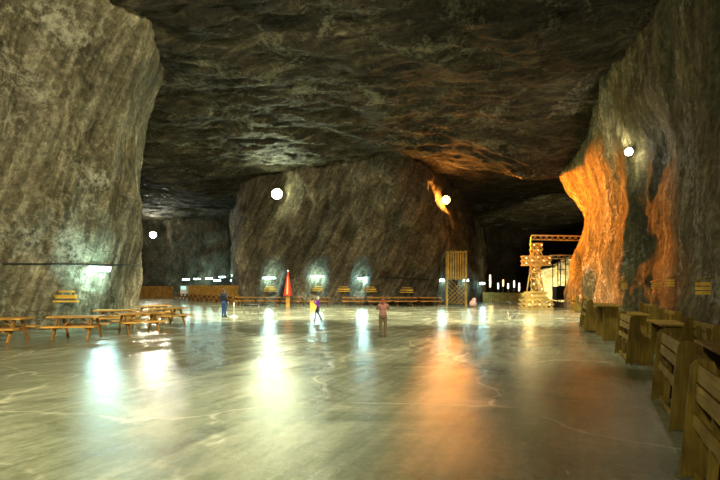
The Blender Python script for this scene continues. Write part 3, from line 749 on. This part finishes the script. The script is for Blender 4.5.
# ------------------------------------------------------------------ people
def fuse(mb, name, mat, parent, vox=0.012):
    o = mb.build('tmp', mat)
    r = o.modifiers.new('r', 'REMESH'); r.mode = 'VOXEL'; r.voxel_size = vox
    s = o.modifiers.new('s', 'SMOOTH'); s.iterations = 4; s.factor = 0.5
    dg = bpy.context.evaluated_depsgraph_get()
    me = bpy.data.meshes.new_from_object(o.evaluated_get(dg)); me.name = name
    for p in me.polygons: p.use_smooth = True
    if not me.materials: me.materials.append(mat)
    bpy.data.objects.remove(o)
    n = bpy.data.objects.new(name, me); C.objects.link(n)
    if parent: n.parent = parent
    return n
def person(loc, rz, hgt, pose, cols, lb, hair_len=0.0, hat=None):
    """local frame: 1.70 m tall, facing -y"""
    J = {'pelvis':(0,0,0.93),'waist':(0,0,1.08),'chest':(0,0,1.28),'neck':(0,0,1.44),'head':(0,-0.015,1.585),
         'hipL':(0.09,0,0.90),'hipR':(-0.09,0,0.90),'kneeL':(0.10,-0.02,0.49),'kneeR':(-0.10,-0.02,0.49),'ankL':(0.10,0.02,0.09),'ankR':(-0.10,0.02,0.09),
         'shL':(0.18,0,1.38),'shR':(-0.18,0,1.38),'elL':(0.24,0.03,1.11),'elR':(-0.24,0.03,1.11),'wrL':(0.25,-0.06,0.87),'wrR':(-0.25,-0.06,0.87)}
    J.update(pose); J = {k: V(v) for k, v in J.items()}
    b = MB()
    b.ball(J['head'], (0.077,0.092,0.112)); b.ball(J['head']+V((0,-0.015,-0.06)), (0.055,0.07,0.055))
    b.ball(J['head']+V((0,-0.10,-0.015)), (0.014,0.022,0.022), 8, 6)                 # nose
    b.ball(J['head']+V((0,-0.088,-0.058)), (0.024,0.012,0.009), 8, 6)                # lips
    for s in (-1, 1): b.ball(J['head']+V((s*0.08,0.005,-0.01)), (0.012,0.02,0.032), 8, 6)
    b.capsule(J['neck']-V((0,0,0.05)), J['head']-V((0,-0.02,0.06)), 0.058, 0.052)
    b.ball(J['chest'], (0.15,0.10,0.16)); b.ball(J['waist'], (0.125,0.088,0.15)); b.ball(J['pelvis'], (0.15,0.10,0.13))
    b.capsule(J['shL'], J['shR'], 0.058, 0.058)
    for s in 'LR':
        b.capsule(J['hip'+s], J['knee'+s], 0.082, 0.054); b.capsule(J['knee'+s], J['ank'+s], 0.054, 0.036)
        b.capsule(J['ank'+s]-V((0,0,0.03)), J['ank'+s]+V((0,-0.15,-0.055)), 0.036, 0.030)
        b.capsule(J['sh'+s], J['el'+s], 0.05, 0.038); b.capsule(J['el'+s], J['wr'+s], 0.038, 0.026)
        d = (J['wr'+s]-J['el'+s]).normalized(); sd = V((0,-1,0)); sd = (sd-d*sd.dot(d)).normalized(); up = d.cross(sd)
        w = J['wr'+s]; palm = w+d*0.055
        for t in (-0.02, 0.0, 0.02): b.capsule(w+d*0.01+sd*t*0.6, w+d*0.09+sd*t*1.2, 0.019, 0.016, 8)
        for k, (o_, L) in enumerate(((0.032,0.066),(0.011,0.078),(-0.011,0.072),(-0.031,0.055))):
            r0 = w+d*0.085+sd*o_; r1 = r0+d*L*0.5+up*0.006; r2 = r1+d*L*0.42+up*0.022
            b.capsule(r0, r1, 0.0105, 0.0095, 8); b.capsule(r1, r2, 0.0095, 0.008, 8)
        t0 = w+d*0.03+sd*0.028; t1 = t0+d*0.035+sd*0.03; b.capsule(t0, t1, 0.013, 0.011, 8); b.capsule(t1, t1+d*0.03+sd*0.006, 0.011, 0.009, 8)
    body = fuse(b, 'person', M['skin'], None, 0.0085)
    body.location = loc; body.rotation_euler.z = rz; k = hgt/1.70; body.scale = (k,k,k)
    tag(body, lb, 'person')
    # trousers
    t = MB(); t.ball(J['pelvis']+V((0,0.0,0.0)), (0.168,0.118,0.135)); t.ball(J['pelvis']+V((0,0.03,-0.03)), (0.15,0.11,0.11))
    for s in 'LR':
        t.capsule(J['hip'+s], J['knee'+s], 0.096, 0.072); t.capsule(J['knee'+s], J['ank'+s]+V((0,0,0.01)), 0.072, 0.056)
    fuse(t, 'trousers', cols['trousers'], body, 0.012)
    j = MB(); j.ball(J['chest'], (0.185,0.13,0.18)); j.ball(J['waist'], (0.165,0.122,0.18)); j.ball(J['waist']-V((0,0,0.10)), (0.172,0.125,0.12))
    j.capsule(J['shL'], J['shR'], 0.075, 0.075); j.tube([J['neck']-V((0,0,0.06)), J['neck']+V((0,0,0.015))], [0.085,0.068])
    for s in 'LR':
        j.capsule(J['sh'+s], J['el'+s], 0.070, 0.056); j.capsule(J['el'+s], lerp(J['el'+s], J['wr'+s], 0.95), 0.056, 0.042)
    fuse(j, cols.get('top','jacket'), cols['jacket'], body, 0.012)
    h = MB(); hc = J['head']+V((0,0.018,0.022))
    h.ball(hc, (0.088,0.098,0.105)); h.ball(hc+V((0,0.03,-0.04)), (0.082,0.07,0.09))
    if hair_len: h.capsule(hc+V((0,0.05,-0.05)), hc+V((0,0.07,-0.05-hair_len)), 0.07, 0.05)
    fuse(h, 'hat' if hat else 'hair', hat or cols['hair'], body, 0.012)
    for s in 'LR':
        q = MB(); a = J['ank'+s]; q.capsule(a+V((0,0.02,-0.045)), a+V((0,-0.14,-0.052)), 0.046, 0.038); q.capsule(a, a+V((0,0,-0.04)), 0.045, 0.047)
        fuse(q, 'shoe', cols['shoe'], body, 0.010)
    e = MB()
    for s in (-1, 1): e.ball(J['head']+V((s*0.03,-0.083,0.008)), (0.013,0.01,0.008), 8, 6)
    e.build('eyes', M['black'], body, True)
    return body
blk = simple('black shoe leather',(0.02,0.02,0.02),0.5)
person(ground(224,317), PI-0.5, 1.68, {'wrL':(0.17,-0.13,0.93),'wrR':(-0.17,-0.13,0.93),'elL':(0.27,0.08,1.13),'elR':(-0.27,0.08,1.13)},
    dict(jacket=simple('navy jacket',(0.005,0.009,0.022),0.8), trousers=simple('blue denim',(0.02,0.06,0.2),0.8), hair=simple('dark brown hair',(0.03,0.02,0.012),0.7), shoe=blk),
    'person in navy jacket and blue jeans standing with hands in pockets')
person(ground(318,320.3), -PI/2-0.15, 1.28, {'kneeL':(0.09,-0.16,0.50),'ankL':(0.09,-0.20,0.09),'kneeR':(-0.09,-0.02,0.49),'ankR':(-0.09,0.24,0.12),
    'elL':(0.24,-0.10,1.16),'wrL':(0.13,-0.27,1.34),'elR':(-0.24,0.06,1.12),'wrR':(-0.20,-0.20,1.12)},
    dict(jacket=simple('purple jacket',(0.16,0.03,0.32),0.8), trousers=simple('dark trousers',(0.015,0.015,0.03),0.8), hair=simple('pale hair',(0.7,0.65,0.5),0.7), shoe=blk),
    'small walking person in purple jacket and pale knitted hat', hat=simple('pale knitted hat',(0.75,0.7,0.6),0.9))
person(ground(383,337), PI, 1.42, {'elL':(0.25,-0.14,1.22),'wrL':(0.13,-0.30,1.42),'elR':(-0.25,-0.14,1.22),'wrR':(-0.13,-0.30,1.42)},
    dict(jacket=simple('dusty pink top',(0.25,0.11,0.085),0.85), trousers=simple('brown trousers',(0.10,0.07,0.035),0.85), hair=simple('reddish hair',(0.22,0.03,0.015),0.7), shoe=simple('brown shoes',(0.06,0.04,0.02),0.6)),
    'person in dusty pink top and brown trousers seen from behind', hair_len=0.10)
q = empty('bundle', ground(473,307)); q.location.y -= 0.0
MB().ball((0,0,0.30),(0.32,0.25,0.30)).ball((0.1,0,0.62),(0.20,0.18,0.18)).build('cloth', simple('pale pink cloth',(0.75,0.45,0.42),0.8), q, True)
MB().tube([(-0.2,-0.22,0.1),(0.05,-0.26,0.4),(0.12,-0.1,0.75)],0.03,6).build('strap', M['white'], q, True)
tag(q, 'pale pink bundle on the floor right of the timber tower', 'bundle')

# ------------------------------------------------------------------ general lighting of the chamber: lamps behind the viewer, added unseen lamps inside
lamp_light('unseen_hall_lamp', (5,-6,9.5), (1.0,0.90,0.58), 42000, 0.5, spot=75, target=(-14,20,6))
lamp_light('unseen_hall_lamp', (-8,-9,8.0), (1.0,0.92,0.58), 3400, 0.5, spot=120, target=(4,26,0))
lamp_light('unseen_far_lamp', (-30,58,10.5), (1.0,0.97,0.75), 9000, 0.6)  # unseen lamp added behind the left pillar to light the far floor
for x, y, e, tx, ty in ((-8,28,21000,-8,33),(6,27,19000,6,31),(-17,38,11000,-24,52),(3,13,3200,4,20)):
    lamp_light('unseen_hall_lamp', (x,y,11.8), (1.0,0.93,0.66), e, 1.0, spot=96, target=(tx,ty,0))  # unseen overhead fills without fittings, added to brighten the floor
lamp_light('roof_fill', (4,30,3.5), (1.0,0.88,0.6), 500, 0.8, spot=140, target=(4,24,13))  # unseen upward fill for the roof, no fitting
lamp_light('sodium_flood', SOD, (1.0,0.25,0.012), 72000, 0.9, spot=42, target=(17.6,33.0,5.4), blend=0.35)

w = bpy.data.worlds.new('cave_dark'); sc.world = w; w.use_nodes = True
w.node_tree.nodes['Background'].inputs[0].default_value = (0.5,0.45,0.3,1); w.node_tree.nodes['Background'].inputs[1].default_value = 0.02
# ------------------------------------------------------------------ camera
cam = bpy.data.cameras.new('camera'); co = bpy.data.objects.new('camera', cam); C.objects.link(co); sc.camera = co
co.location = EYE; co.rotation_euler = (PI/2,0,0); cam.sensor_width = 36; cam.lens = F/720*36
cam.shift_y = (HY-240)/720; cam.clip_end = 400
sc.view_settings.view_transform = 'Standard'; sc.view_settings.look = 'None'; sc.view_settings.exposure = 0.0
try: sc.cycles.use_denoising = True
except Exception: pass
